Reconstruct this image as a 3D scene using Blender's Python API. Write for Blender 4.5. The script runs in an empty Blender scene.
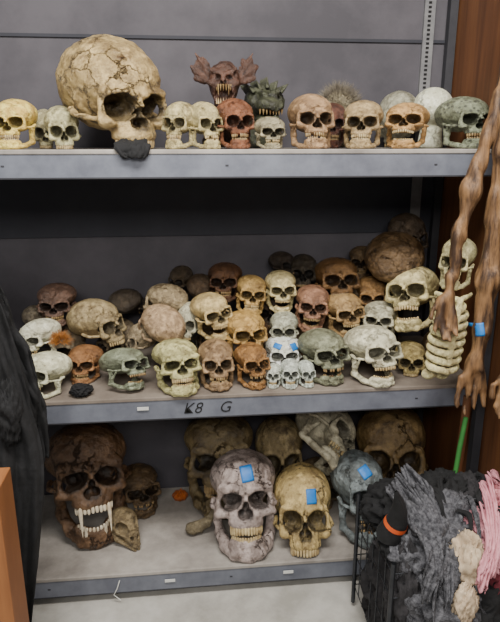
import bpy, math, random, numpy as np
from mathutils import Vector, Matrix, noise
from mathutils.bvhtree import BVHTree
random.seed(7)
COL=bpy.context.scene.collection
# ================= signed-distance modelling tools =================
def ell(P,c,r):
    x,y,z=[(P[i]-c[i]) for i in range(3)]
    k0=np.sqrt((x/r[0])**2+(y/r[1])**2+(z/r[2])**2); k1=np.sqrt((x/r[0]**2)**2+(y/r[1]**2)**2+(z/r[2]**2)**2)+1e-6
    return k0*(k0-1)/k1
def cap(P,a,b,ra,rb=None):
    rb=ra if rb is None else rb
    ab=[b[i]-a[i] for i in range(3)]; L=sum(v*v for v in ab)+1e-9
    q=[P[i]-a[i] for i in range(3)]
    t=np.clip((q[0]*ab[0]+q[1]*ab[1]+q[2]*ab[2])/L,0,1)
    return np.sqrt((q[0]-t*ab[0])**2+(q[1]-t*ab[1])**2+(q[2]-t*ab[2])**2)-(ra+(rb-ra)*t)
def smin(a,b,k):
    h=np.clip(.5+.5*(b-a)/k,0,1); return b+(a-b)*h-k*h*(1-h)
def ssub(a,b,k): return -smin(-a,b,k)
def grid(lo,hi,h):
    ax=[np.arange(lo[i],hi[i]+h,h,dtype=np.float32) for i in range(3)]
    return np.meshgrid(*ax,indexing='ij')
def surfnet(F,lo,h):
    s=F<0; n=np.array(F.shape)-1
    cnt=np.zeros(n,dtype=np.int8)
    offs=[(i,j,k) for i in (0,1) for j in (0,1) for k in (0,1)]
    for o in offs: cnt+=s[o[0]:o[0]+n[0],o[1]:o[1]+n[1],o[2]:o[2]+n[2]]
    idx=np.argwhere((cnt>0)&(cnt<8)); M=len(idx)
    vals=np.stack([F[idx[:,0]+o[0],idx[:,1]+o[1],idx[:,2]+o[2]] for o in offs],1)
    acc=np.zeros((M,3)); c=np.zeros(M)
    for a in range(8):
        for b in range(a+1,8):
            oa=np.array(offs[a]);ob=np.array(offs[b])
            if np.abs(oa-ob).sum()!=1: continue
            va=vals[:,a];vb=vals[:,b]; m=(va<0)!=(vb<0)
            t=np.where(m,va/np.where(m,va-vb,1),0)
            acc+=np.where(m[:,None],oa+t[:,None]*(ob-oa),0); c+=m
    V=(idx+acc/c[:,None])*h+np.array(lo)
    cid=-np.ones(n,dtype=np.int64); cid[idx[:,0],idx[:,1],idx[:,2]]=np.arange(M)
    Q=[]
    for ax in range(3):
        u,v=(ax+1)%3,(ax+2)%3
        sl0=[slice(None)]*3; sl1=[slice(None)]*3; sl0[ax]=slice(0,-1); sl1[ax]=slice(1,None)
        e=np.argwhere(s[tuple(sl0)]!=s[tuple(sl1)])
        e=e[(e[:,u]>0)&(e[:,v]>0)&(e[:,u]<n[u])&(e[:,v]<n[v])]
        def g(du,dv):
            q=e.copy(); q[:,u]+=du; q[:,v]+=dv; return cid[q[:,0],q[:,1],q[:,2]]
        quad=np.stack([g(-1,-1),g(0,-1),g(0,0),g(-1,0)],1)
        ins=s[e[:,0],e[:,1],e[:,2]]
        quad[~ins]=quad[~ins][:,::-1]; Q.append(quad)
    return V,np.concatenate(Q)
def tooth(c,r,yaw,cone=False):
    vs=[];fs=[];S=8;R=6
    f=lambda v,p:math.copysign(abs(v)**p,v)
    if not cone:
        r=(r[0]*random.uniform(.82,1.02),r[1]*random.uniform(.9,1.05),r[2]*random.uniform(.84,1.05));c=(c[0],c[1]+random.uniform(-.008,.008),c[2]+random.uniform(-.008,.01));yaw+=random.uniform(-.12,.12)
    for i in range(R+1):
        ph=-math.pi/2+math.pi*i/R
        for j in range(S):
            th=2*math.pi*j/S
            cx=f(math.cos(ph),.55)*f(math.cos(th),.7);cy=f(math.cos(ph),.55)*f(math.sin(th),.7);cz=f(math.sin(ph),.8)
            if cone: k=.12+.88*(cz+1)/2; cx*=k;cy*=k
            x,y,z=cx*r[0],cy*r[1],cz*r[2]
            vs.append((c[0]+x*math.cos(yaw)-y*math.sin(yaw),c[1]+x*math.sin(yaw)+y*math.cos(yaw),c[2]+z))
    for i in range(R):
        for j in range(S):
            a=i*S+j;b=i*S+(j+1)%S; fs.append((a,b,b+S,a+S))
    return vs,fs
def spike(a,b,r,S=6):
    a=Vector(a);b=Vector(b);d=(b-a).normalized();u=d.orthogonal().normalized();v=d.cross(u)
    vs=[];fs=[]
    for k,(t,rr) in enumerate(((0,1),(.5,.55),(1,.04))):
        for j in range(S):
            th=2*math.pi*j/S; vs.append(tuple(a.lerp(b,t)+(u*math.cos(th)+v*math.sin(th))*r*rr))
    for k in range(2):
        for j in range(S): fs.append((k*S+j,k*S+(j+1)%S,(k+1)*S+(j+1)%S,(k+1)*S+j))
    return vs,fs
DIM={};T={}
class Build:
    def __init__(s,V=None,F=None,pat=None):
        s.V=[];s.F=[];s.M=[];s.P=[];s.n=0
        if V is not None: s.add(V,F,0,pat)
    def add(s,vs,fs,m=1,pat=None):
        s.V.append(np.array(vs,dtype=float));s.F.append(np.array(fs)+s.n);s.M.append(np.full(len(fs),m))
        s.P.append(np.zeros(len(vs)) if pat is None else pat);s.n+=len(vs)
    def done(s,name,norm=True):
        V=np.concatenate(s.V);F=np.concatenate(s.F);M=np.concatenate(s.M);Pt=np.concatenate(s.P)
        if norm:
            mn=V.min(0);mx=V.max(0);H=mx[2]-mn[2];V=(V-(mn+mx)/2)/H;DIM[name]=(mx-mn)/H
        me=bpy.data.meshes.new(name);me.from_pydata(V.tolist(),[],F.tolist())
        me.polygons.foreach_set('use_smooth',[True]*len(F));me.polygons.foreach_set('material_index',M.astype(int).tolist())
        at=me.attributes.new('cavity_wash_shade','FLOAT','POINT');at.data.foreach_set('value',Pt.astype(np.float32))
        me.materials.append(None);me.materials.append(None);me.update();T[name]=me;return me
def rough_noise(P,s):
    X,Y,Z=P
    return .009*np.sin(11*X+3*Z+s)*np.sin(9*Y+1+s)*np.sin(10*Z+2*X)+.006*np.sin(23*X+s+2*Y)*np.sin(21*Y+2)*np.sin(25*Z+3*X)+.003*np.sin(47*X+9*Z)*np.sin(43*Y+s)*np.sin(51*Z+7*Y)
def skull_template(name,jaw=True,openang=0,ow=.22,oh=.195,otilt=0,cw=1,ch=.82,cl=.95,brow=.08,teeth=.085,fangs=False,miss=(),chin=1.,step=.023,cheek=1.,grin=False,rn=1.,seed=0):
    zlo=-.15-.9*math.sin(openang) if jaw else .3
    lo=(-.85*max(1,cw),-1.12-(.1 if openang>.3 else 0),zlo); hi=(.85*max(1,cw),1.25,1.5+.75*ch)
    P=grid(lo,hi,step); X,Y,Z=P; A=np.abs(X+.012*np.sin(4*Z+seed)); Q=(A,Y,Z)
    d=ell(P,(0,.18*cl,1.40),(.69*cw,.88*cl,.70*ch))
    d=smin(d,ell(P,(0,-.22,1.37),(.57*cw,.53,.52*ch)),.15)
    d=smin(d,ell(P,(0,.62*cl,1.2),(.48*cw,.40*cl,.36)),.15)
    d=smin(d,ell(P,(0,.15,.98),(.42,.5,.27)),.12)
    d=ssub(d,ell(Q,(.70*cw,-.36,1.12),(.13,.27,.25)),.12)
    d=smin(d,ell(P,(0,-.46,.95),(.45,.31,.36)),.08)
    d=smin(d,cap(Q,(.10,-.72,1.235),(.47,-.60,1.28),brow,brow*.8),.07)
    d=smin(d,cap(Q,(.51,-.58,1.22),(.52,-.56,.92),.055,.075),.05)
    d=smin(d,ell(Q,(.45,-.59,.83),(.15*cheek,.14,.10)),.07)
    d=smin(d,ell(P,(0,-.60,.70),(.33,.235,.2)),.08)
    d=ssub(d,ell(Q,(.28,-.87,.73),(.09,.12,.12)),.06)
    arch=np.minimum(cap(Q,(.50,-.5,.86),(.68*cw,-.15,.90),.05,.04),cap(Q,(.68*cw,-.15,.90),(.62*cw,.12,.97),.04,.06))
    d=smin(d,arch,.04)
    t=otilt; ox=A-.285; oz=Z-1.055
    O=(ox*math.cos(t)+oz*math.sin(t), Y+.74, -ox*math.sin(t)+oz*math.cos(t))
    orb=ell(O,(0,0,0),(ow,.50,oh)); d=ssub(d,orb,.035)
    d=smin(d,cap(P,(0,-.74,1.18),(0,-.90,.99),.055,.045),.03)
    nas=smin(ell(Q,(.06,-.88,.82),(.09,.40,.095)),ell(P,(0,-.88,.93),(.065,.36,.13)),.04)
    d=ssub(d,nas,.025); cav=np.minimum(orb,nas)
    for k in range(7):
        a0=math.radians(12*k);a1=math.radians(12*(k+1))
        d=smin(d,cap(Q,(.29*math.sin(a0),-.5-.29*math.cos(a0),.63),(.29*math.sin(a1),-.5-.29*math.cos(a1),.63),.065),.05)
    for k in range(6):   # tooth-root ridges
        a0=math.radians(6.5+13*k)
        d=smin(d,cap(Q,(.315*math.sin(a0),-.51-.325*math.cos(a0),.61),(.27*math.sin(a0),-.5-.31*math.cos(a0),.75),.024,.012),.03)
    c,s=math.cos(openang),math.sin(openang)
    if jaw:
        y0=Y-.1;z0=Z-.93
        J=(A,.1+(y0*c+z0*s),.93+(-y0*s+z0*c)); m=None
        pts=[(0,-.77,.13),(.24,-.70,.12),(.42,-.36,.17),(.52,.04,.30)]
        for a,b in zip(pts,pts[1:]):
            q=cap(J,a,b,.09*chin); m=q if m is None else smin(m,q,.06)
        for k in range(6):
            a0=math.radians(14*k);a1=math.radians(14*(k+1))
            m=smin(m,cap(J,(.28*math.sin(a0),-.5-.28*math.cos(a0),.30),(.28*math.sin(a1),-.5-.28*math.cos(a1),.30),.075),.09)
        m=smin(m,ell(J,(0,-.80,.14),(.17*chin,.09*chin,.12*chin)),.07)
        m=smin(m,cap(J,(.52,.04,.30),(.545,.02,.60),.095,.08),.06)
        m=smin(m,cap(J,(.545,.02,.60),(.57,.12,.92),.08,.06),.05)
        m=smin(m,cap(J,(.54,-.04,.60),(.53,-.16,.86),.07,.035),.05)
        d=smin(d,m,.025)
    d=d+rn*rough_noise(P,seed)
    V,F=surfnet(d,lo,step)
    ii=np.clip(np.round((V-np.array(lo))/step).astype(int),0,np.array(d.shape)-1)
    B=Build(V,F,np.clip(1-cav[ii[:,0],ii[:,1],ii[:,2]]/.04,0,1))  # mask for dark wash and painted shade in eye sockets and nose
    N=14 if grin else 12
    for i in range(N):
        th=math.radians(-78+156*(i+.5)/N)
        if i in miss: continue
        B.add(*tooth((.315*math.sin(th),-.5-.325*math.cos(th),.615-teeth),(.033,.035,teeth),th))
    if fangs:
        for sx in (-1,1):
            B.add(*tooth((.25*sx,-.80,.34),(.05,.05,.27),0,True))
    def jt(vs):
        return [(x,.1+(y-.1)*c-(z-.93)*s,.93+(y-.1)*s+(z-.93)*c) for x,y,z in vs]
    if jaw:
        for i in range(N):
            th=math.radians(-78+156*(i+.5)/N)
            if (i+3) in miss: continue
            vs,fs=tooth((.29*math.sin(th),-.5-.305*math.cos(th),.39),(.03,.032,.075),th); B.add(jt(vs),fs)
        if fangs:
            for sx in (-1,1):
                vs,fs=spike((.17*sx,-.80,.3),(.19*sx,-.86,.60),.045); B.add(jt(vs),fs)
    return B.done(name)
skull_template('full',seed=0)
skull_template('full2',seed=3,cw=.96,ch=.88,ow=.2,oh=.2,chin=.9,cheek=.9,miss=(3,9))
skull_template('open',openang=.26,seed=1)
skull_template('nojaw',jaw=False,seed=2)
skull_template('evil',ow=.22,oh=.165,otilt=-.35,brow=.12,teeth=.1,chin=1.35,openang=.08,cheek=1.3,ch=.72,grin=True,rn=1.8,seed=4)
skull_template('fang',openang=.42,ow=.23,oh=.17,otilt=-.4,brow=.13,fangs=True,ch=.80,cw=1.08,chin=1.3,cheek=1.2,rn=2.2,seed=5)
skull_template('round',ow=.235,oh=.215,cw=1.06,ch=.85,cl=.9,openang=.03,miss=(4,),seed=6)
skull_template('worn',ow=.22,oh=.2,cw=.95,openang=.15,miss=(2,5,8,9),rn=2.0,seed=7)
skull_template('giant',jaw=False,cw=1.05,ch=1.02,cl=1.0,ow=.23,oh=.205,step=.02,teeth=.09,brow=.1,rn=1.8,seed=8)
# ---- demon bust with bat ears
lo=(-.9,-.75,-.02);P=grid(lo,(.9,.6,2.1),.025);X,Y,Z=P;Q=(np.abs(X),Y,Z)
d=smin(cap(P,(0,.1,.2),(0,.05,1.2),.34,.24),ell(P,(0,.1,.15),(.6,.35,.3)),.15)
d=smin(d,ell(P,(0,0,1.42),(.40,.42,.42)),.1)
d=smin(d,ell(P,(0,-.25,1.2),(.31,.27,.32)),.08)
d=smin(d,cap(Q,(.04,-.4,1.5),(.28,-.3,1.64),.07,.05),.05)
d=smin(d,ell(Q,(.27,-.28,1.36),(.12,.1,.09)),.06)
for tip in ((.72,.08,2.0),(.84,.1,1.74),(.74,.1,1.48)): d=smin(d,cap(Q,(.3,.02,1.4),tip,.06,.022),.04)
d=smin(d,ell(Q,(.58,.09,1.66),(.23,.035,.27)),.08)
e=ell(Q,(.16,-.42,1.47),(.09,.12,.06));mo=ell(P,(0,-.50,1.12),(.23,.34,.21));no=ell(Q,(.05,-.52,1.36),(.03,.1,.04))
d=smin(d,ell(P,(0,-.45,1.39),(.1,.1,.1)),.04);d=ssub(d,e,.03);d=ssub(d,mo,.03);d=ssub(d,no,.02)
d=np.maximum(d,-Z+.02)+2.5*rough_noise(P,1)
V,F=surfnet(d,lo,.025);B=Build(V,F)
for i in range(7):
    th=math.radians(-60+20*i);x=.2*math.sin(th);y=-.33-.2*math.cos(th)
    B.add(*spike((x,y,1.33),(x,y,1.19 if i not in(1,5) else 1.1),.03));B.add(*spike((x,y,.93),(x,y,1.06),.03))
B.done('demon')
# ---- spiny lizard head
lo=(-.7,-1.0,-.02);P=grid(lo,(.7,.7,1.6),.03);X,Y,Z=P;Q=(np.abs(X),Y,Z)
d=smin(cap(P,(0,.15,.2),(0,.1,1.0),.4,.35),ell(P,(0,0,1.1),(.46,.48,.38)),.15)
d=smin(d,ell(P,(0,-.5,.98),(.32,.36,.2)),.1);d=smin(d,ell(P,(0,-.4,.68),(.28,.38,.1)),.08)
d=smin(d,cap(Q,(.1,-.45,1.25),(.35,-.2,1.4),.08,.06),.05);d=ssub(d,ell(P,(0,-.6,.8),(.26,.4,.07)),.03);d=ssub(d,ell(Q,(.28,-.42,1.15),(.08,.08,.07)),.02)
d=np.maximum(d,-Z+.02)+3*rough_noise(P,1)
V,F=surfnet(d,lo,.03);B=Build(V,F)
for i in range(9):
    for sx in (-1,-.5,0,.5,1):
        y=-.35+.09*i; B.add(*spike((sx*.3,y,1.3+.1*(1-abs(sx))),(sx*.5,y+.06,1.52+.15*(1-abs(sx))),.05),0)
for i in range(8):
    x=-.24+.07*i; B.add(*spike((x,-.78+abs(x)*.4,.9),(x,-.78+abs(x)*.4,.76),.03))
B.done('lizard')
# ---- foam wig head
lo=(-.7,-.9,-.02);P=grid(lo,(.7,.8,2.0),.035);X,Y,Z=P;Q=(np.abs(X),Y,Z)
d=smin(ell(P,(0,.05,1.3),(.52,.64,.6)),ell(P,(0,-.25,.95),(.36,.38,.42)),.15)
d=smin(d,cap(P,(0,.1,0.05),(0,.05,.8),.34,.26),.12);d=smin(d,cap(P,(0,-.58,1.2),(0,-.74,1.0),.05,.08),.06)
d=ssub(d,ell(Q,(.2,-.66,1.2),(.12,.1,.08)),.06);d=smin(d,ell(P,(0,-.62,.8),(.13,.06,.05)),.04);d=np.maximum(d,-Z+.02)
V,F=surfnet(d,lo,.035);Build(V,F).done('foam')
# ---- beaked animal skull
lo=(-.6,-1.3,-.05);P=grid(lo,(.6,.65,1.1),.03);X,Y,Z=P;Q=(np.abs(X),Y,Z)
d=smin(ell(P,(0,.1,.6),(.45,.5,.42)),cap(P,(0,-.3,.5),(0,-.65,.22),.3,.14),.15)
d=smin(d,cap(Q,(.3,-.1,.25),(.06,-.7,.06),.1,.05),.05);d=smin(d,cap(Q,(.3,-.1,.25),(.36,.2,.5),.1,.1),.05)
o=ell(Q,(.26,-.32,.66),(.17,.28,.17));d=ssub(d,o,.04);d=ssub(d,ell(Q,(.09,-.7,.42),(.05,.2,.06)),.03)
V,F=surfnet(d+1.5*rough_noise(P,2),lo,.03);B=Build(V,F)
for i in range(6):
    for sx in (-1,1): B.add(*spike((sx*(.2-.025*i),-.35-.07*i,.3-.02*i),(sx*(.2-.025*i),-.35-.07*i,.10-.01*i),.035))
B.done('beak')
# ---- ribbed pumpkin, curled claw
lo=(-.7,-.7,-.5);P=grid(lo,(.7,.7,.8),.035);X,Y,Z=P
d=ell(P,(0,0,0),(.6,.6,.45))+.05*np.abs(np.sin(4*np.arctan2(Y,X)));d=smin(d,cap(P,(0,0,.35),(.08,0,.65),.09,.06),.04)
V,F=surfnet(d,lo,.035);Build(V,F).done('pumpkin')
lo=(-.6,-.4,-.05);P=grid(lo,(.6,.4,1.5),.03)
pt=[(-.3,0,.1),(-.1,0,.3),(.12,0,.6),(.22,0,.95),(.1,0,1.4)];rr=[.22,.24,.2,.14,.03];d=None
for i in range(4):
    q=cap(P,pt[i],pt[i+1],rr[i],rr[i+1]);d=q if d is None else smin(d,q,.06)
d=smin(d,ell(P,(-.3,0,.15),(.26,.3,.2)),.1)
V,F=surfnet(d+2*rough_noise(P,2),lo,.03);Build(V,F).done('claw')
# ---- ribcage
lo=(-.55,-.4,-.05);P=grid(lo,(.55,.4,1.75),.022);X,Y,Z=P;Q=(np.abs(X),Y,Z);d=None
for i in range(8):
    z=.35+.16*i;w=.42*(1-.04*abs(i-3))*(1 if i<7 else .7);pp=[]
    for k in range(8):
        a=math.radians(22*k);pp.append((w*math.sin(a),-.06-.24*math.cos(a),z-.1*(7-k)/7))
    for a,b in zip(pp,pp[1:]):
        q=cap(Q,a,b,.062);d=q if d is None else np.minimum(d,q)
d=smin(d,cap(P,(0,-.30,.4),(0,-.28,1.5),.06,.08),.03)
for k in range(14): d=smin(d,ell(P,(0,.2,.05+.12*k),(.09,.08,.05)),.02)
d=smin(d,cap(Q,(.03,-.27,1.55),(.46,.0,1.6),.05,.045),.03)
d=smin(d,ell(Q,(.18,.12,.1),(.2,.1,.12)),.04)
V,F=surfnet(d+rough_noise(P,2),lo,.022);Build(V,F).done('ribs')
# ================= materials =================
def lin(c): return tuple((v/255)**2.2 for v in c)+(1,)
def desat(c,f=.10):
    g=sum(c)/3;return tuple(v+(g-v)*f for v in c)
class N:
    def __init__(s,name,rough=.6):
        s.m=bpy.data.materials.new(name);s.m.use_nodes=True;s.t=s.m.node_tree;s.b=s.t.nodes['Principled BSDF'];s.b.inputs['Roughness'].default_value=rough
    def n(s,k,**kw):
        o=s.t.nodes.new(k)
        for a,v in kw.items(): setattr(o,a,v)
        return o
    def l(s,a,b): s.t.links.new(a,b)
    def mix(s,f,a,b,mode='MIX'):
        x=s.n('ShaderNodeMix',data_type='RGBA',blend_type=mode)
        for i,v in ((0,f),(6,a),(7,b)):
            if hasattr(v,'is_linked'): s.l(v,x.inputs[i])
            else: x.inputs[i].default_value=v
        return x.outputs[2]
    def ramp(s,v,a,b,va=0,vb=1):
        r=s.n('ShaderNodeMapRange');s.l(v,r.inputs[0])
        for i,q in enumerate((a,b,va,vb)): r.inputs[i+1].default_value=q
        return r.outputs[0]
def bone(col,name='bone_paint',crack=0,grime=.75,rough=.42,spot=0):
    M=N(name,rough);col=desat(col,.04);col=(col[0]*.93,col[1]*.935,col[2]*.86);dark=tuple(v*k for v,k in zip(col,(.44,.36,.27)))
    tc=M.n('ShaderNodeTexCoord');oi=M.n('ShaderNodeObjectInfo')
    add=M.n('ShaderNodeVectorMath',operation='ADD');M.l(tc.outputs['Object'],add.inputs[0])
    sc=M.n('ShaderNodeVectorMath',operation='SCALE');sc.inputs[0].default_value=(13,7,19);M.l(oi.outputs['Random'],sc.inputs['Scale']);M.l(sc.outputs[0],add.inputs[1]);vec=add.outputs[0]
    def nz(scale,det=6,ro=.65):
        n=M.n('ShaderNodeTexNoise');n.inputs['Scale'].default_value=scale;n.inputs['Detail'].default_value=det;n.inputs['Roughness'].default_value=ro;M.l(vec,n.inputs['Vector']);return n
    n1=nz(3.2,8,.72);n2=nz(16,6,.72);n4=nz(7,5,.6)
    c=M.mix(M.ramp(n1.outputs[0],.46,.68,0,grime),lin(col),lin(dark))
    lite=tuple(min(255,v*1.22+10) for v in col)
    c=M.mix(M.ramp(n4.outputs[0],.52,.36,0,.8),c,lin(lite))
    c=M.mix(M.ramp(n2.outputs[0],.52,.70,0,.75),c,lin(dark))
    if spot:
        vs=M.n('ShaderNodeTexVoronoi');vs.inputs['Scale'].default_value=14;M.l(vec,vs.inputs['Vector']);c=M.mix(M.ramp(vs.outputs[0],.25,.4,.8,0),c,lin((60,60,55)))
    # darkens concave creases: antique wash plus crevice shade painted into the colour
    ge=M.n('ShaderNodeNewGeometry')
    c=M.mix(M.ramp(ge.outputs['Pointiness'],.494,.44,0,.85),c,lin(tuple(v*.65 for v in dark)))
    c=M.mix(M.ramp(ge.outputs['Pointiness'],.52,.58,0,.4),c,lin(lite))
    at=M.n('ShaderNodeAttribute',attribute_name='cavity_wash_shade')
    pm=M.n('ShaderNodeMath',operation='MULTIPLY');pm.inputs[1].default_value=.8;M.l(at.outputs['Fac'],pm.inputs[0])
    c=M.mix(pm.outputs[0],c,lin(tuple(v*.3 for v in dark)))  # sockets and nose: dark prop wash with cavity shade put into the colour
    h=M.n('ShaderNodeMath',operation='ADD');M.l(n1.outputs[0],h.inputs[0]);M.l(n2.outputs[0],h.inputs[1]);hh=h.outputs[0]
    dv=M.n('ShaderNodeVectorMath',operation='SCALE');dv.inputs['Scale'].default_value=.4;M.l(n1.outputs['Color'],dv.inputs[0])
    ad=M.n('ShaderNodeVectorMath',operation='ADD');M.l(vec,ad.inputs[0]);M.l(dv.outputs[0],ad.inputs[1])
    vo=M.n('ShaderNodeTexVoronoi',feature='DISTANCE_TO_EDGE');vo.inputs['Scale'].default_value=crack or 2.2;M.l(ad.outputs[0],vo.inputs['Vector'])
    ck=M.ramp(vo.outputs['Distance'],0,.04 if crack else .016,1,0)
    n3=nz(2.5,2)
    mm=M.n('ShaderNodeMath',operation='MULTIPLY');M.l(ck,mm.inputs[0]);M.l(M.ramp(n3.outputs[0],.46,.56,0,1 if crack else .5),mm.inputs[1])
    c=M.mix(mm.outputs[0],c,lin((38,26,18)))
    s2=M.n('ShaderNodeMath',operation='SUBTRACT');M.l(hh,s2.inputs[0]);M.l(mm.outputs[0],s2.inputs[1]);hh=s2.outputs[0]
    M.l(c,M.b.inputs['Base Color'])
    bp=M.n('ShaderNodeBump');bp.inputs['Strength'].default_value=.8;bp.inputs['Distance'].default_value=.012;M.l(hh,bp.inputs['Height']);M.l(bp.outputs[0],M.b.inputs['Normal'])
    return M.m
def plain(name,a,b,scale=5,rough=.7,bump=.2,metal=0,stretch=(1,1,1),lohi=(.35,.65),detail=8):
    M=N(name,rough);M.b.inputs['Metallic'].default_value=metal
    tc=M.n('ShaderNodeTexCoord');mp=M.n('ShaderNodeMapping');mp.inputs['Scale'].default_value=stretch;M.l(tc.outputs['Object'],mp.inputs[0])
    n=M.n('ShaderNodeTexNoise');n.inputs['Scale'].default_value=scale;n.inputs['Detail'].default_value=detail;n.inputs['Roughness'].default_value=.65;M.l(mp.outputs[0],n.inputs['Vector'])
    M.l(M.mix(M.ramp(n.outputs[0],*lohi),lin(a),lin(b)),M.b.inputs['Base Color'])
    bp=M.n('ShaderNodeBump');bp.inputs['Strength'].default_value=bump;bp.inputs['Distance'].default_value=.01;M.l(n.outputs[0],bp.inputs['Height']);M.l(bp.outputs[0],M.b.inputs['Normal'])
    return M.m
M_tooth=plain('tooth_ivory',(192,174,132),(120,95,60),9,.35)
M_toothd=plain('tooth_stained',(160,138,98),(88,62,38),9,.35)
M_toothw=plain('tooth_white',(210,202,182),(165,145,115),9,.35)
_mc={}
def bm(col,crack=0,spot=0,grime=.75):
    k=(col,crack,spot,grime)
    if k not in _mc:_mc[k]=bone(col,'bone_%d_%d_%d'%col,crack,spot=spot,grime=grime)
    return _mc[k]
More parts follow.
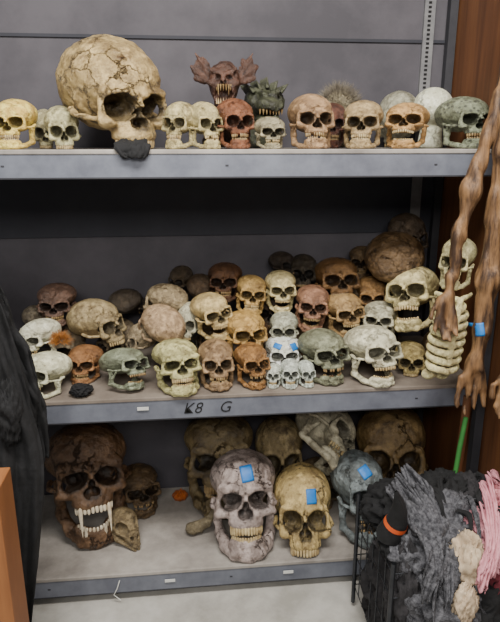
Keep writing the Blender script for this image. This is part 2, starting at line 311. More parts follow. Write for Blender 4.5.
# ================= skull placement (world metres) =================
SH=[1.715,.861,.125]
p='plastic_skull';OBJ={}
ROWS=[
("yellow_skull","full",-.565,.2,1.8,.142,.165,-8,0,0,(236,198,112),0,1),
(p,"nojaw",-.505,.36,1.8,.086,.14,10,0,0,(190,180,150),0,1),
(p,"nojaw",-.424,.25,1.797,.126,.147,15,0,0,(192,184,150),0,1),
("giant_cracked_skull","giant",-.25,.27,1.903,.37,.365,38,-4,0,(172,146,106),0,.9),
(p,"full",-.012,.2,1.797,.122,.165,-25,4,0,(186,170,130),0,1),
(p,"full2",.070,.2,1.797,.122,.165,25,4,0,(186,170,130),0,1),
(p,"round",.178,.2,1.804,.140,.178,12,4,0,(124,76,54),0,1),
(p,"round",.294,.14,1.77,.112,.11,5,0,0,(160,150,130),0,1),
(p,"full2",.446,.2,1.811,.160,.199,4,6,0,(162,128,100),0,1),
(p,"round",.565,.36,1.783,.114,.168,-10,0,0,(90,54,44),0,1),
(p,"full",.639,.2,1.795,.155,.175,-20,4,0,(166,140,108),0,1),
(p,"open",.803,.2,1.792,.181,.174,-28,10,0,(188,144,96),0,1),
(p,"full",1.01,.2,1.808,.180,.191,12,4,0,(125,130,115),0,1),
(p,"round",-.524,.38,1.12,.159,.155,0,0,0,(96,72,64),None,1),
("cranium_prop","nojaw",-.372,.32,1.054,.22,.19,60,10,0,(162,142,112),None,1),
(p,"nojaw",-.261,.45,1.093,.141,.124,160,0,0,(70,60,52),None,1),
(p,"nojaw",-.62,.42,1.04,.12,.12,30,0,0,(100,90,80),None,1),
(p,"full2",-.568,.24,1.021,.159,.145,-25,5,-8,(224,220,208),None,1),
(p,"round",-.522,.1,.955,.17,.165,-30,12,0,(224,220,200),1,1),
(p,"round",-.404,.22,.937,.138,.14,-10,8,0,(148,102,68),1,1),
(p,"open",-.247,.12,.936,.192,.165,45,20,10,(130,136,122),1,1),
(p,"evil",-.055,.1,.95,.175,.205,15,14,0,(192,184,138),1,1),
("cranium_prop","nojaw",-.107,.25,1.05,.175,.175,-140,25,20,(176,146,122),None,1),
(p,"nojaw",-.093,.38,1.12,.178,.138,-110,10,0,(170,150,126),None,1),
(p,"nojaw",-.19,.3,.987,.119,.135,-60,10,0,(156,138,118),None,1),
(p,"nojaw",.001,.33,1.047,.104,.15,-20,10,0,(200,194,180),None,1),
(p,"full2",.094,.12,.942,.14,.185,5,12,0,(156,126,100),1,1),
(p,"open",.087,.26,1.082,.155,.188,25,8,-8,(194,168,124),None,1),
(p,"round",.150,.42,1.184,.149,.155,-10,5,0,(94,64,46),None,1),
(p,"nojaw",.047,.45,1.15,.117,.125,170,0,0,(85,68,55),None,1),
(p,"full",.252,.36,1.141,.130,.158,0,6,5,(186,150,96),None,1),
(p,"open",.375,.36,1.150,.131,.172,0,5,0,(212,194,152),None,1),
(p,"full",.214,.22,1.017,.168,.188,10,10,0,(192,152,92),None,1),
(p,"worn",.228,.10,.925,.125,.17,15,10,0,(152,108,66),1,1),
(p,"nojaw",.378,.28,1.025,.121,.121,-10,5,0,(182,182,172),None,1),
("white_skull","round",.366,.22,.943,.15,.155,-5,8,0,(240,240,242),1,1),
("toy_skull","full",.368,.07,.907,.076,.106,-5,8,0,(200,206,210),1,1),
("toy_skull","full",.429,.07,.91,.068,.098,10,8,0,(200,206,210),1,1),
("toy_skull","full",.308,.07,.905,.06,.09,-15,8,0,(210,214,216),1,1),
(p,"worn",.508,.14,.956,.175,.21,15,12,0,(130,132,116),1,1),
(p,"open",.494,.3,1.092,.142,.188,-8,5,5,(150,108,90),None,1),
(p,"nojaw",.619,.42,1.19,.19,.17,0,15,0,(116,84,54),None,1),
(p,"open",.628,.3,1.063,.152,.182,10,6,-5,(172,138,98),None,1),
(p,"nojaw",.762,.38,1.132,.134,.13,-10,0,0,(140,104,68),None,1),
(p,"full2",.767,.27,1.046,.15,.145,-20,8,0,(184,178,164),None,1),
(p,"open",.69,.1,.926,.195,.235,15,15,0,(212,206,190),1,1),
(p,"nojaw",.871,.17,.944,.127,.13,-15,10,0,(162,142,98),1,1),
("grinning_skull","open",.90,.26,1.127,.23,.28,-35,20,-10,(206,190,148),None,1),
("cranium_prop","giant",.85,.38,1.27,.26,.23,160,10,0,(108,84,62),None,1),
("cranium_prop","nojaw",.93,.46,1.36,.16,.18,20,0,0,(78,64,54),None,.8),
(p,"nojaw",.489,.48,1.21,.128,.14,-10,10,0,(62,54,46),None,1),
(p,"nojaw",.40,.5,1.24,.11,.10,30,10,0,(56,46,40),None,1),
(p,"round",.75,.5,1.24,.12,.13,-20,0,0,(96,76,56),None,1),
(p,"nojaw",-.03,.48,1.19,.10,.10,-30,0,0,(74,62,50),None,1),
# supporting skulls at the back of the heap
(p,"nojaw",-.50,.40,.95,.17,.18,20,0,0,(110,95,80),1,1),(p,"nojaw",-.30,.42,.95,.16,.17,-20,0,0,(110,95,80),1,1),
(p,"nojaw",-.06,.40,.95,.17,.18,30,0,0,(90,80,70),1,1),(p,"round",.10,.42,.95,.16,.17,0,0,0,(100,80,60),1,1),
(p,"round",.27,.42,.95,.15,.17,0,0,0,(110,80,60),1,1),(p,"nojaw",.45,.42,.95,.16,.17,0,0,0,(110,90,70),1,1),
(p,"nojaw",.63,.44,.95,.16,.17,0,0,0,(110,90,70),1,1),(p,"nojaw",.82,.44,.95,.18,.19,0,0,0,(110,90,70),1,1),
(p,"nojaw",.70,.47,1.10,.16,.16,0,0,0,(90,75,60),None,1),(p,"nojaw",1.0,.20,.95,.14,.15,-20,0,0,(120,100,80),1,1),
(p,"nojaw",.34,.48,1.06,.15,.15,0,0,0,(80,65,55),None,1),
# bottom shelf
("vampire_skull","fang",-.44,.29,.438,.345,.52,16,14,0,(98,72,54),2,.72),
("shrunken_skull","worn",-.25,.44,.272,.19,.22,20,10,0,(92,72,52),2,.8),
("giant_skull","evil",.114,.45,.352,.32,.46,0,10,0,(110,94,70),2,.6),
("giant_skull","full",.396,.46,.33,.22,.42,0,10,0,(130,112,84),2,.7),
("draped_skull","round",.58,.40,.47,.34,.30,35,10,62,(184,176,164),None,.8),
("cranium_prop","nojaw",.58,.42,.23,.2,.2,0,0,0,(100,85,70),2,.8),
("giant_skull","full2",.905,.40,.37,.33,.50,-10,14,0,(124,100,70),2,.7),
("pale_grinning_skull","evil",.20,.18,.326,.28,.43,0,18,0,(158,142,148),2,.72),
("cracked_skull","nojaw",.453,.18,.285,.255,.35,-5,18,0,(184,158,112),2,.8),
("grey_skull","worn",.70,.18,.266,.22,.39,15,16,0,(108,116,128),2,.85),
("bat_eared_demon_bust","demon",.151,.33,1.88,.25,.335,-6,0,0,(78,52,44),0,1),
("spiny_lizard_head","lizard",.312,.40,1.84,.17,.26,5,0,0,(66,68,54),0,1),
("foam_wig_head","foam",.99,.43,1.8,.174,.23,150,0,0,(228,226,212),0,1),
("cranium_prop","nojaw",.86,.47,1.8,.17,.22,170,0,0,(150,146,136),0,.7),
("beaked_animal_skull","beak",-.29,.20,.2,.15,.14,35,0,0,(128,110,86),2,1),
("claw_prop","claw",.03,.22,.2,.10,.16,0,0,25,(112,100,84),2,1),
("toy_pumpkin","pumpkin",-.068,.48,.16,.075,.06,0,0,0,(190,95,40),2,1),
]
CR={'giant_cracked_skull':4.5,'cracked_skull':3.5,'giant_skull':4,'vampire_skull':5,'pale_grinning_skull':6}
def minz(me,Mx):
    n=len(me.vertices);a=np.empty(n*3);me.vertices.foreach_get('co',a);a=a.reshape(-1,3);return (a@np.array(Mx)[:3,:3].T)[:,2].min()
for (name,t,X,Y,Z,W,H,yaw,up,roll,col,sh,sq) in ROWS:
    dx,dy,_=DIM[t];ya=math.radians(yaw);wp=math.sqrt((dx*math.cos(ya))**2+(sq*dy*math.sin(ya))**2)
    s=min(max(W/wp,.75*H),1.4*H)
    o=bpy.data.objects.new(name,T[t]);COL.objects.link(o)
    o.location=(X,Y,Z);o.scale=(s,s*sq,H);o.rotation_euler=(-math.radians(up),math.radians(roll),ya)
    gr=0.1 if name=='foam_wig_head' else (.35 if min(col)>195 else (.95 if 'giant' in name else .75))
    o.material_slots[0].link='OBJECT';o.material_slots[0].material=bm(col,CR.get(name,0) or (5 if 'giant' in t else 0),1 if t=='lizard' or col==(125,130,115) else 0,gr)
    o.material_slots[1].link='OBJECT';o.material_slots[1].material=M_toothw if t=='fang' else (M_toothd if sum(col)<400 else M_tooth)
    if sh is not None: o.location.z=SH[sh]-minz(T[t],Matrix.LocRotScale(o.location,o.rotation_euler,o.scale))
    OBJ.setdefault(name,[]).append(o)
# ================= helpers for hard geometry =================
def mesh_obj(name,vs,fs,mat,parent=None,smooth=False,mods=()):
    me=bpy.data.meshes.new(name);me.from_pydata([tuple(v) for v in vs],[],fs);me.materials.append(mat)
    if smooth: me.polygons.foreach_set('use_smooth',[True]*len(me.polygons))
    o=bpy.data.objects.new(name,me);COL.objects.link(o)
    if parent:o.parent=parent
    return o
def box(name,lo,hi,mat,parent=None,bev=0):
    vs=[(x,y,z) for x in (lo[0],hi[0]) for y in (lo[1],hi[1]) for z in (lo[2],hi[2])]
    fs=[(0,1,3,2),(4,6,7,5),(0,4,5,1),(2,3,7,6),(0,2,6,4),(1,5,7,3)]
    o=mesh_obj(name,vs,fs,mat,parent)
    if bev: m=o.modifiers.new('b','BEVEL');m.width=bev;m.segments=2
    return o
def empty(name):
    e=bpy.data.objects.new(name,None);COL.objects.link(e);return e
def wire(name,pts,r,mat,parent=None,cyc=False):
    cu=bpy.data.curves.new(name,'CURVE');cu.dimensions='3D';cu.bevel_depth=r;cu.bevel_resolution=3
    for pl in pts:
        sp=cu.splines.new('POLY');sp.points.add(len(pl)-1)
        for q,v in zip(sp.points,pl): q.co=(*v,1)
        sp.use_cyclic_u=cyc
    cu.materials.append(mat);o=bpy.data.objects.new(name,cu);COL.objects.link(o)
    if parent:o.parent=parent
    return o
# ================= room =================
M_back=plain('painted_back_panel',(80,77,82),(62,60,65),3,.75,.1)
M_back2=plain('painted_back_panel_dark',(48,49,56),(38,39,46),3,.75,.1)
M_ply=plain('plywood',(108,70,42),(78,48,28),3,.6,.1,stretch=(1,6,.4))
M_plyl=plain('plywood_light',(154,102,60),(124,78,44),3,.6,.1,stretch=(6,1,.4))
M_steel=plain('shelf_steel',(114,118,128),(92,95,105),8,.5,.05,.2)
M_top=plain('dusty_shelf_top',(164,158,150),(118,112,106),4,.8,.1)
M_topm=plain('dusty_shelf_top_brown',(134,124,113),(92,82,74),4,.8,.1)
M_conc=plain('concrete',(182,179,172),(145,142,134),4,.85,.15)
M_blk=plain('black_cloth',(26,26,28),(12,12,13),30,.9,.5)
M_dark=plain('dark_metal',(62,62,66),(50,50,54),6,.6,.05,.3)
box('floor',(-3,-4,-.05),(3,.62,0),M_conc)
box('wall_back',(-3,.6,0),(1.14,.66,3.2),M_back)
box('wall_right',(1.12,-1.6,0),(1.16,.6,3.2),M_ply)
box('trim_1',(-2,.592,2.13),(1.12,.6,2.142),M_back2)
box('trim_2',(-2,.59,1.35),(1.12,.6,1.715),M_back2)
for i,z in enumerate(SH):
    u=empty('metal_shelf');m=M_topm if i==1 else M_top
    box('board',(-.95,.004,z-.012),(1.08,.585,z),m,u)
    box('lip',(-.95,0,z-.085),(1.08,.006,z),M_steel,u,.002)
    box('lip_fold',(-.95,-.004,z-.012),(1.08,.012,z+.003),m,u,.003)
    box('lip_return',(-.95,0,z-.088),(1.08,.03,z-.083),M_dark,u)
    box('stiffener',(-.95,.3,z-.04),(1.08,.33,z-.012),M_dark,u)
    for k in (1,5,9):
        x=-.75+k*.176
        box('rivet_slot',(x,-.0015,z-.05),(x+.010,.0005,z-.045),M_dark,u)
for x in (-.985,1.082):
    for y in (.0,.56): box('shelf_upright',(x,y,0),(x+.033,y+.033,2.6),M_dark)
st=empty('slotted_shelf_post')
box('strip',(.985,.586,.9),(1.03,.5995,2.6),plain('galvanised',(130,130,130),(104,104,106),9,.5,.05,.3),st)
for k in range(50): box('slot_%d'%k,(1.0,.583,1.75+k*.017),(1.012,.5865,1.758+k*.017),M_blk,st)
M_lab=plain('label_white',(210,210,205),(190,190,185),8)
for i,(x,z) in enumerate(((-.175,.823),(-.106,.083),(.364,.083))):
    box('shelf_label',(x-.02,-.0065,z-.006),(x+.02,-.004,z+.006),M_lab)
M_ink=plain('marker_ink',(15,15,15),(10,10,10))
for txt,x in (('K8',-.035),('G',.095)):
    cu=bpy.data.curves.new('marker_text','FONT');cu.body=txt;cu.size=.06;cu.extrude=.0006;cu.shear=.3;cu.offset=-.0006;cu.materials.append(M_ink)
    o=bpy.data.objects.new('marker_writing',cu);COL.objects.link(o);o.location=(x,-.002,.795);o.rotation_euler=(math.pi/2,0,0)
wire('string_tag',[[(-.30,-.004,.10),(-.31,-.012,.07),(-.325,-.01,.04),(-.30,-.012,.015)]],.0022,M_lab)
# ================= blue tape (draped on the surface it is stuck to) =================
M_tape=plain('blue_tape',(40,118,190),(30,102,174),12,.5,.1)
bpy.context.view_layer.update()
def tape(o,x,z,w,h,ang,dirv=(.03,.88,-.47)):
    me=o.data;Mx=o.matrix_world
    bv=BVHTree.FromPolygons([Mx@v.co for v in me.vertices],[tuple(q.vertices) for q in me.polygons])
    d=Vector(dirv).normalized();n=8;vs=[]
    side=Vector((1,0,0));up=side.cross(d).normalized()
    c=Vector((x,o.location.y,z))-d*.6
    for j in range(n):
        for i in range(n):
            a=(i/(n-1)-.5)*w;b=(j/(n-1)-.5)*h
            q=c+side*(a*math.cos(ang)-b*math.sin(ang))+up*(a*math.sin(ang)+b*math.cos(ang))
            hit=bv.ray_cast(q,d)
            vs.append((hit[0]-d*.003) if hit[0] else q+d*.6)
    fs=[(j*n+i,j*n+i+1,(j+1)*n+i+1,(j+1)*n+i) for j in range(n-1) for i in range(n-1)]
    t=mesh_obj('blue_tape',vs,fs,M_tape,smooth=True);m=t.modifiers.new('s','SOLIDIFY');m.thickness=.0015
pg=OBJ['pale_grinning_skull'][0];tape(pg,pg.location.x+.012,pg.location.z+.135,.05,.065,.15)
ck=OBJ['cracked_skull'][0];tape(ck,ck.location.x+.02,ck.location.z+.05,.042,.06,0)
gs=OBJ['grey_skull'][0];tape(gs,gs.location.x+.0,gs.location.z+.12,.045,.05,.5)
ws=OBJ['white_skull'][0];tape(ws,ws.location.x-.03,ws.location.z+.025,.03,.022,-.5);tape(ws,ws.location.x+.035,ws.location.z+.02,.026,.03,.4)
# ================= hanging mummified arms =================
def limb(name,path,rad,hand_dir,mat,lo,hi,curl=1,step=.0055,fl=1.0,side=(1,0,0),wd=1.):
    P=grid(lo,hi,step);d=None
    for i in range(len(path)-1):
        q=cap(P,path[i],path[i+1],rad[i],rad[i+1]);d=q if d is None else smin(d,q,.02)
    for i in range(1,len(path)-1):
        if i%2: d=smin(d,ell(P,path[i],(rad[i]*1.15,rad[i]*1.15,rad[i]*1.5)),.012)
    w=Vector(path[-1]);h=Vector(hand_dir).normalized();s=Vector(side).normalized();f=h.cross(s).normalized()
    for k in (-1.2,-.4,.4,1.2):
        d=smin(d,cap(P,tuple(w+s*.010*k*wd),tuple(w+h*.08*fl+s*.022*k*fl*wd),.015,.012),.010)
    for k,L in zip((-1.5,-.5,.5,1.5),(.066,.082,.078,.058)):
        a=w+h*.08*fl+s*.018*k*fl*wd;b=a+(h*.9+s*.10*k+f*.2*curl).normalized()*L*.5*fl;c=b+(h*.8+f*.55*curl).normalized()*L*.32*fl;e=c+(h*.5+f*.8*curl).normalized()*L*.25*fl
        d=smin(d,cap(P,tuple(a),tuple(b),.012,.009),.006);d=smin(d,cap(P,tuple(b),tuple(c),.0100,.008),.004);d=smin(d,cap(P,tuple(c),tuple(e),.0082,.004),.003)
    a=w+h*.02*fl-s*.02;b=a+(h*.6-s*.8).normalized()*.035*fl;c=b+(h*.95-s*.1).normalized()*.035*fl
    d=smin(d,cap(P,tuple(a),tuple(b),.013,.010),.01);d=smin(d,cap(P,tuple(b),tuple(c),.010,.007),.004)
    X,Y,Z=P;d=d+.0028*np.sin(150*X+26*Z)+.0032*np.sin(45*Z+60*Y)*np.sin(90*X+9*Z)+.003*np.sin(23*Z+40*X)
    V,F=surfnet(d,lo,step);B=Build(V,F);me=B.done(name,False);me.materials.clear();me.materials.append(mat)
    me.polygons.foreach_set('material_index',[0]*len(me.polygons))
    o=bpy.data.objects.new('mummified_arm',me);COL.objects.link(o);return o
M_mum=plain('mummified_skin',(128,96,64),(54,37,24),18,.6,.9,stretch=(2,2,.3),lohi=(.40,.60))
limb('arm1',[(1.05,-.1,2.26),(1.0,-.1,1.90),(.955,-.11,1.747),(.913,-.12,1.59),(.883,-.13,1.444),(.866,-.14,1.309),(.858,-.15,1.25)],[.030,.027,.021,.028,.021,.016,.017],(-.12,-.15,-1),M_mum,(.76,-.26,1.02),(1.11,-.02,2.32),1)
a2=limb('arm2',[(1.03,-.13,2.26),(1.008,-.13,1.716),(1.0,-.13,1.494),(.996,-.14,1.30),(.985,-.15,1.12),(.98,-.15,1.0)],[.036,.036,.028,.036,.026,.03],(-.1,-.05,-1),M_mum,(.86,-.28,.74),(1.10,-.03,2.32),.3,fl=1.05,wd=1.5)
limb('arm3',[(1.08,-.22,2.26),(1.07,-.22,1.5),(1.06,-.22,1.25),(1.062,-.22,1.0)],[.026,.03,.026,.02],(.05,-.05,-1),M_mum,(.97,-.34,.74),(1.13,-.12,2.32),.4,fl=1.1)
box('wooden_hanging_rail',(.96,-.28,2.25),(1.12,-.06,2.29),M_plyl)
tape(a2,.978,1.09,.025,.045,.1,(.05,.97,-.25))
wire('wooden_pole',[[(1.01,-.06,.84),(.99,-.08,.5),(.98,-.09,.0)]],.016,M_ply)
wire('green_strap',[[(.985,-.11,.78),(.968,-.12,.66),(.958,-.12,.5),(.95,-.11,.3)]],.009,plain('green_strap',(56,120,54),(38,95,42)))
# ================= hanging plastic skeleton =================
sk=empty('hanging_skeleton')
def inst(nm,t,loc,W,H,rot,col,parent,sq=1):
    o=bpy.data.objects.new(nm,T[t]);COL.objects.link(o);s=W/DIM[t][0];o.location=loc;o.scale=(s,s*sq,H);o.rotation_euler=rot
    for k in (0,1): o.material_slots[k].link='OBJECT'
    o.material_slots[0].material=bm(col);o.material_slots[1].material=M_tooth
    if parent:o.parent=parent
    return o
inst('skull','full',(.935,-.03,1.335),.12,.18,(-.1,0,-.7),(205,194,156),sk)
inst('ribcage','ribs',(.888,-.10,1.085),.15,.33,(0,.1,.15),(224,210,168),sk)
wire('cord',[[(.935,-.03,1.42),(.94,-.02,1.63)]],.002,M_lab,sk)
# ================= hair and fur =================
def fur(name,c,r,n,L,rad,mat,up=.3):
    B=Build()
    for i in range(n):
        th=random.uniform(0,2*math.pi);ph=math.asin(random.uniform(-.2,1))
        d=Vector((math.cos(th)*math.cos(ph),math.sin(th)*math.cos(ph),math.sin(ph)))
        a=Vector(c)+Vector((d.x*r[0],d.y*r[1],d.z*r[2]));e=a+(d+Vector((random.uniform(-.5,.5),random.uniform(-.5,.5),up-.3+random.uniform(-.3,.3)))).normalized()*L*random.uniform(.5,1)
        B.add(*spike(a,e,rad,4),0)
    me=B.done(name,False);me.materials.clear();me.materials.append(mat);me.polygons.foreach_set('material_index',[0]*len(me.polygons))
    o=bpy.data.objects.new(name,me);COL.objects.link(o);return o
M_fur=plain('straw_hair',(130,122,106),(70,62,52),20);M_orf=plain('orange_fur',(180,120,54),(130,78,32),20)
hh=inst('hairy_head','nojaw',(.611,.45,1.81),.14,.22,(0,0,2.8),(120,110,95),None)
hh.location.z=1.715+.11
bpy.context.view_layer.update()
f=fur('hair',(.611,.45,1.85),(.07,.07,.085),1400,.05,.0013,M_fur);f.parent=hh;f.matrix_parent_inverse=hh.matrix_world.inverted()
fur('orange_fur_tuft',(-.478,.17,1.03),(.022,.02,.02),350,.032,.0012,M_orf)
# ================= cloth =================
def cloth(name,path,wid,mat,folds=5,amp=.02,nu=70,nv=70,seed=0,ragged=.05,thick=.003,nrm=(0,-1,0)):
    pv=[Vector(q) for q in path];wv=[Vector(q) for q in wid];n=Vector(nrm);vs=[];fs=[]
    def cr(L,t):
        k=t*(len(L)-1);i=min(int(k),len(L)-2);f=k-i
        a,b,c,d=L[max(i-1,0)],L[i],L[i+1],L[min(i+2,len(L)-1)]
        return .5*((2*b)+(c-a)*f+(2*a-5*b+4*c-d)*f*f+(3*b-a-3*c+d)*f**3)
    sd=seed*3.7
    for j in range(nv+1):
        v=j/nv
        for i in range(nu+1):
            u=i/nu*2-1;vv=v*(1-ragged*(1+noise.noise(Vector((u*4+sd,sd,0)))) )
            c=cr(pv,vv);w=cr(wv,vv)
            q=Vector((u*folds*.45+sd+.9*noise.noise(Vector((u*2,v*2.5,sd))),v*2.2+.7*noise.noise(Vector((u*2,v*2,sd+5))),sd))
            rid=1-2.4*abs(noise.noise(q))
            rid2=1-2.4*abs(noise.noise(Vector((q.x*2.1+3,q.y*2.6+u*1.5,sd+2))))
            off=amp*1.1*rid+amp*.55*rid2+amp*.18*noise.noise(Vector((u*16,v*20,sd)))
            tn=(cr(pv,min(vv+.02,1))-cr(pv,max(vv-.02,0)));nn=w.cross(tn)
            nn=(nn.normalized() if nn.length>1e-8 else n)
            if nn.dot(n+Vector((0,0,.8)))<0: nn=-nn
            edge=.12*noise.noise(Vector((math.copysign(1,u),v*5,sd)))
            vs.append(c+w*u*(1+edge*abs(u))+nn*off)
    for j in range(nv):
        for i in range(nu):
            a=j*(nu+1)+i;fs.append((a,a+1,a+nu+2,a+nu+1))
    o=mesh_obj(name,vs,fs,mat,smooth=True);m=o.modifiers.new('s','SOLIDIFY');m.thickness=thick;return o
def wad(name,c,r,mat,seed,rot=0,amp=.35,n=72,dens=1.):
    """a garment dropped in a loose crumpled wad: closed body with creased folds"""
    vs=[];fs=[];m=n//2;sd=seed*5.3
    for j in range(m+1):
        ph=-math.pi/2+math.pi*j/m
        for i in range(n):
            th=2*math.pi*i/n;d=Vector((math.cos(th)*math.cos(ph),math.sin(th)*math.cos(ph),math.sin(ph)))
            q=Vector((d.x*1.3*dens+sd,d.y*1.3*dens,d.z*1.3*dens+sd))
            wv=Vector((noise.noise(q*1.1),noise.noise(q*1.1+Vector((9,0,0))),noise.noise(q*1.1+Vector((0,9,0)))))
            q2=q+wv*1.1
            rid=1-2.6*abs(noise.noise(Vector((q2.x*1.3,q2.y*2.8,q2.z*1.6))));rid2=1-2.6*abs(noise.noise(q2*3.4))
            k=1+amp*(rid*.7+rid2*.32)+.25*noise.noise(q*.9)+.03*noise.noise(q*14)
            x,y,z=d.x*r[0]*k,d.y*r[1]*k,d.z*r[2]*k
            vs.append((c[0]+x*math.cos(rot)-y*math.sin(rot),c[1]+x*math.sin(rot)+y*math.cos(rot),c[2]+z))
    for j in range(m):
        for i in range(n):
            a=j*n+i;b=j*n+(i+1)%n;fs.append((a,b,b+n,a+n))
    return mesh_obj(name,vs,fs,mat,smooth=True)
M_gauze=plain('grey_gauze',(94,94,98),(50,50,54),70,.95,.9,detail=3)
M_dk=plain('charcoal_cloth',(52,50,52),(28,27,29),30,.95,.6)
M_pink=plain('pink_cloth',(206,146,154),(172,112,122),20,.85,.3)
M_bei=plain('beige_cloth',(192,174,148),(156,136,112),20,.9,.3)
M_bur=plain('burgundy_cloth',(100,38,46),(66,24,32),20,.9,.3)
M_red=plain('pink_lace',(196,132,138),(120,56,64),80,.9,.4)
# black coats at the left, hanging from a rack
gr=empty('garment_rack')
wire('rail',[[(-1.3,-.3,1.56),(-.62,-.3,1.56)]],.012,M_dark,gr);wire('post',[[(-1.28,-.3,0),(-1.28,-.3,1.58)]],.014,M_dark,gr);wire('foot',[[(-1.28,-.6,.012),(-1.28,0,.012)]],.012,M_dark,gr)
cloth('black_coat',[(-.80,-.32,1.55),(-.73,-.34,1.30),(-.68,-.36,1.0),(-.67,-.38,.72),(-.70,-.38,.3),(-.72,-.36,.02)],[(.18,.02,0),(.2,.04,0),(.21,.06,0),(.20,.06,0),(.17,.05,0),(.15,.05,0)],M_blk,7,.035,seed=1,ragged=0,nv=110)
cloth('charcoal_coat',[(-.66,-.26,1.5),(-.585,-.26,1.24),(-.56,-.27,1.0),(-.56,-.27,.74)],[(.05,.02,0),(.06,.04,0),(.08,.06,0),(.09,.06,0)],M_blk,4,.03,seed=4)
wad('black_sleeve',(-.525,-.35,.99),(.028,.035,.085),M_blk,3)
box('plywood_cabinet',(-1.15,-.62,0),(-.492,-.50,.90),M_plyl,None,.003)
cloth('black_cloth_scrap',[(-.165,.10,1.735),(-.165,.03,1.73),(-.165,-.010,1.715),(-.16,-.014,1.690)],[(.04,0,0),(.055,0,0),(.055,0,0),(.03,0,0)],M_blk,4,.010,seed=8,nu=30,nv=30)
wad('black_plastic_bag',(-.395,.045,.885),(.034,.03,.018),M_blk,8)
# wire cart heaped with costumes
ct=empty('wire_cart')
x0,x1,y0,y1,zt,zb=.60,1.09,-.50,-.12,.46,.10
M_wire=plain('cart_wire',(70,72,76),(50,52,56),10,.4,.02,.7)
wire('posts',[[(x,y,.02),(x,y,zt+.04)] for x in (x0,x1) for y in (y0,y1)],.008,M_wire,ct)
wl=[]
for k in (0,3,6,8):
    z=zb+(zt-zb)*k/8;wl+= [[(x0,y0,z),(x1,y0,z),(x1,y1,z),(x0,y1,z),(x0,y0,z)]]
for k in range(1,6):
    y=y0+(y1-y0)*k/6;wl.append([(x0,y,zb),(x0,y,zt)]);x=x0+(x1-x0)*k/6;wl.append([(x,y0,zb),(x,y0,zt)]);wl.append([(x,y0,zb),(x,y1,zb)])
wire('basket_wires',wl,.0022,M_wire,ct)
W_=[ # centre, radii, material
('black_dress',(.73,-.22,.48),(.11,.10,.09),M_blk),('black_dress',(.88,-.22,.50),(.14,.11,.09),M_blk),('charcoal_sweater',(1.0,-.24,.50),(.10,.11,.09),M_dk),
('grey_gauze_shawl',(.735,-.40,.49),(.10,.12,.09),M_gauze),('grey_gauze_shawl',(.84,-.36,.53),(.10,.11,.07),M_gauze),('charcoal_shirt',(.665,-.46,.34),(.055,.07,.15),M_dk),
('grey_gauze_shawl',(.76,-.50,.33),(.10,.09,.16),M_gauze),('beige_blouse',(.825,-.50,.48),(.045,.06,.09),M_bei),('black_trousers',(.87,-.50,.28),(.13,.09,.14),M_blk),
('pink_sweater',(.93,-.42,.54),(.075,.07,.05),M_pink),('pink_sweater',(.90,-.50,.50),(.045,.045,.05),M_pink),('burgundy_skirt',(.97,-.48,.40),(.09,.08,.11),M_bur),('pink_lace_dress',(1.02,-.36,.57),(.06,.09,.05),M_red),
('black_jacket',(.79,-.50,.14),(.14,.10,.12),M_blk),('black_jacket',(.98,-.50,.16),(.12,.10,.14),M_blk),('charcoal_shirt',(.85,-.30,.28),(.22,.17,.24),M_dk),
('beige_blouse',(.80,-.585,.40),(.035,.025,.06),M_bei),('black_scarf',(.655,-.36,.50),(.04,.08,.05),M_blk)]
for i,(nm,c,r,m) in enumerate(W_): wad(nm,c,r,m,10+i,rot=random.uniform(-.6,.6) if r[2]<.12 else 0,amp=.36,dens=1.3 if r[0]>.1 else 1.)
cloth('grey_gauze_scarf',[(.73,-.20,.58),(.72,-.36,.60),(.71,-.50,.54),(.71,-.57,.42),(.70,-.58,.28)],[(.05,0.03,.03),(.06,.03,.02),(.05,.03,-.02),(.045,-.02,.01),(.03,0,.02)],M_gauze,6,.03,seed=16,ragged=.25)
cloth('pink_scarf',[(1.02,-.24,.61),(.96,-.36,.63),(.90,-.50,.57),(.85,-.57,.49),(.83,-.59,.42)],[(.03,.03,.02),(.035,.03,.02),(.03,.02,.01),(.025,0,0),(.015,0,0)],M_pink,5,.02,seed=7,ragged=.2)
for i in range(14):
    x=random.uniform(.72,1.0);m=random.choice((M_blk,M_blk,M_gauze,M_dk,M_blk));dx=random.uniform(-.12,.14);y=random.uniform(-.2,-.42);z=.57+random.uniform(0,.04)
    cloth('costume_string',[(x,y,z),(x+dx*.4+random.uniform(-.04,.04),y-.07,z+.02),(x+dx*.8,y-.14,z-.03),(x+dx+random.uniform(-.04,.04),y-.20,z-.14)],[(.006,.004,0),(.008,0,.004),(.006,.006,0),(.004,0,0)],m,2,.008,seed=40+i,nu=6,nv=40,ragged=0)
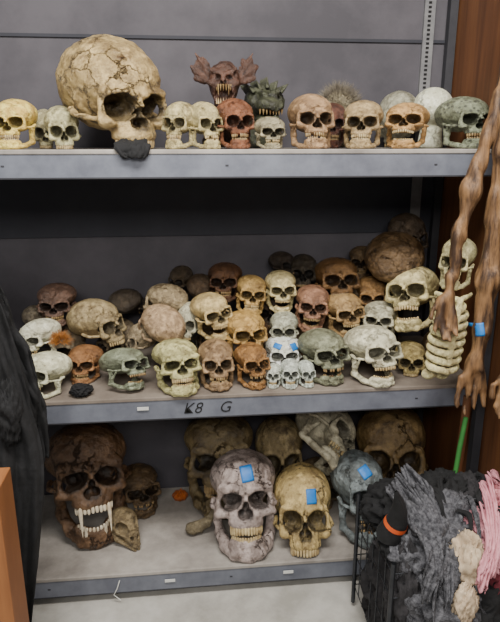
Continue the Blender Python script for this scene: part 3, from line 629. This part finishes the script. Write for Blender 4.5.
# black stocking doll hat with orange band
wh=empty('black_cone_hat')
prof=[(.042,-.05),(.040,-.02),(.036,.008),(.033,.03),(.027,.07),(.018,.11),(.004,.15)];S=24;vs=[];fs=[]
for k,(r,z) in enumerate(prof):
    for j in range(S):
        th=2*math.pi*j/S;vs.append((r*math.cos(th)-2.6*max(z,0)**2,r*math.sin(th),z+.004*math.sin(3*th)))
for k in range(len(prof)-1):
    for j in range(S): fs.append((k*S+j,k*S+(j+1)%S,(k+1)*S+(j+1)%S,(k+1)*S+j))
mesh_obj('cone',vs,fs,M_blk,wh,True)
vs=[];fs=[]
for k,(r,z) in enumerate(((.0385,.004),(.0365,.020))):
    for j in range(S):
        th=2*math.pi*j/S;vs.append((r*math.cos(th)+.0005,r*math.sin(th),z))
for j in range(S): fs.append((j,(j+1)%S,S+(j+1)%S,S+j))
mesh_obj('band',vs,fs,plain('orange_felt',(205,90,35),(180,70,25)),wh,True)
wh.location=(.625,-.42,.575);wh.rotation_euler=(.3,.25,0)
# ================= camera & light =================
cam=bpy.data.cameras.new('camera');co=bpy.data.objects.new('camera',cam);COL.objects.link(co)
cam.sensor_fit='HORIZONTAL';cam.sensor_width=36;cam.lens=36*600/500
co.location=(0,-2,1.75);co.rotation_euler=(math.pi/2-math.radians(16),0,-math.radians(6));bpy.context.scene.camera=co
def area(n,loc,rot,sx,sy,e,c=(1,1,1)):
    l=bpy.data.lights.new(n,'AREA');l.shape='RECTANGLE';l.size=sx;l.size_y=sy;l.energy=e;l.color=c
    o=bpy.data.objects.new(n,l);COL.objects.link(o);o.location=loc;o.rotation_euler=rot;return o
area('ceiling_light',(.1,-1.2,3.2),(.32,0,0),1.8,.5,128,(1,.965,.91))
area('ceiling_light',(-.2,-3.6,3.0),(.9,0,0),2.0,.8,100,(1,.965,.91))
w=bpy.data.worlds.new('w');bpy.context.scene.world=w;w.use_nodes=True;w.node_tree.nodes['Background'].inputs[0].default_value=(.97,.98,1,1);w.node_tree.nodes['Background'].inputs[1].default_value=.30
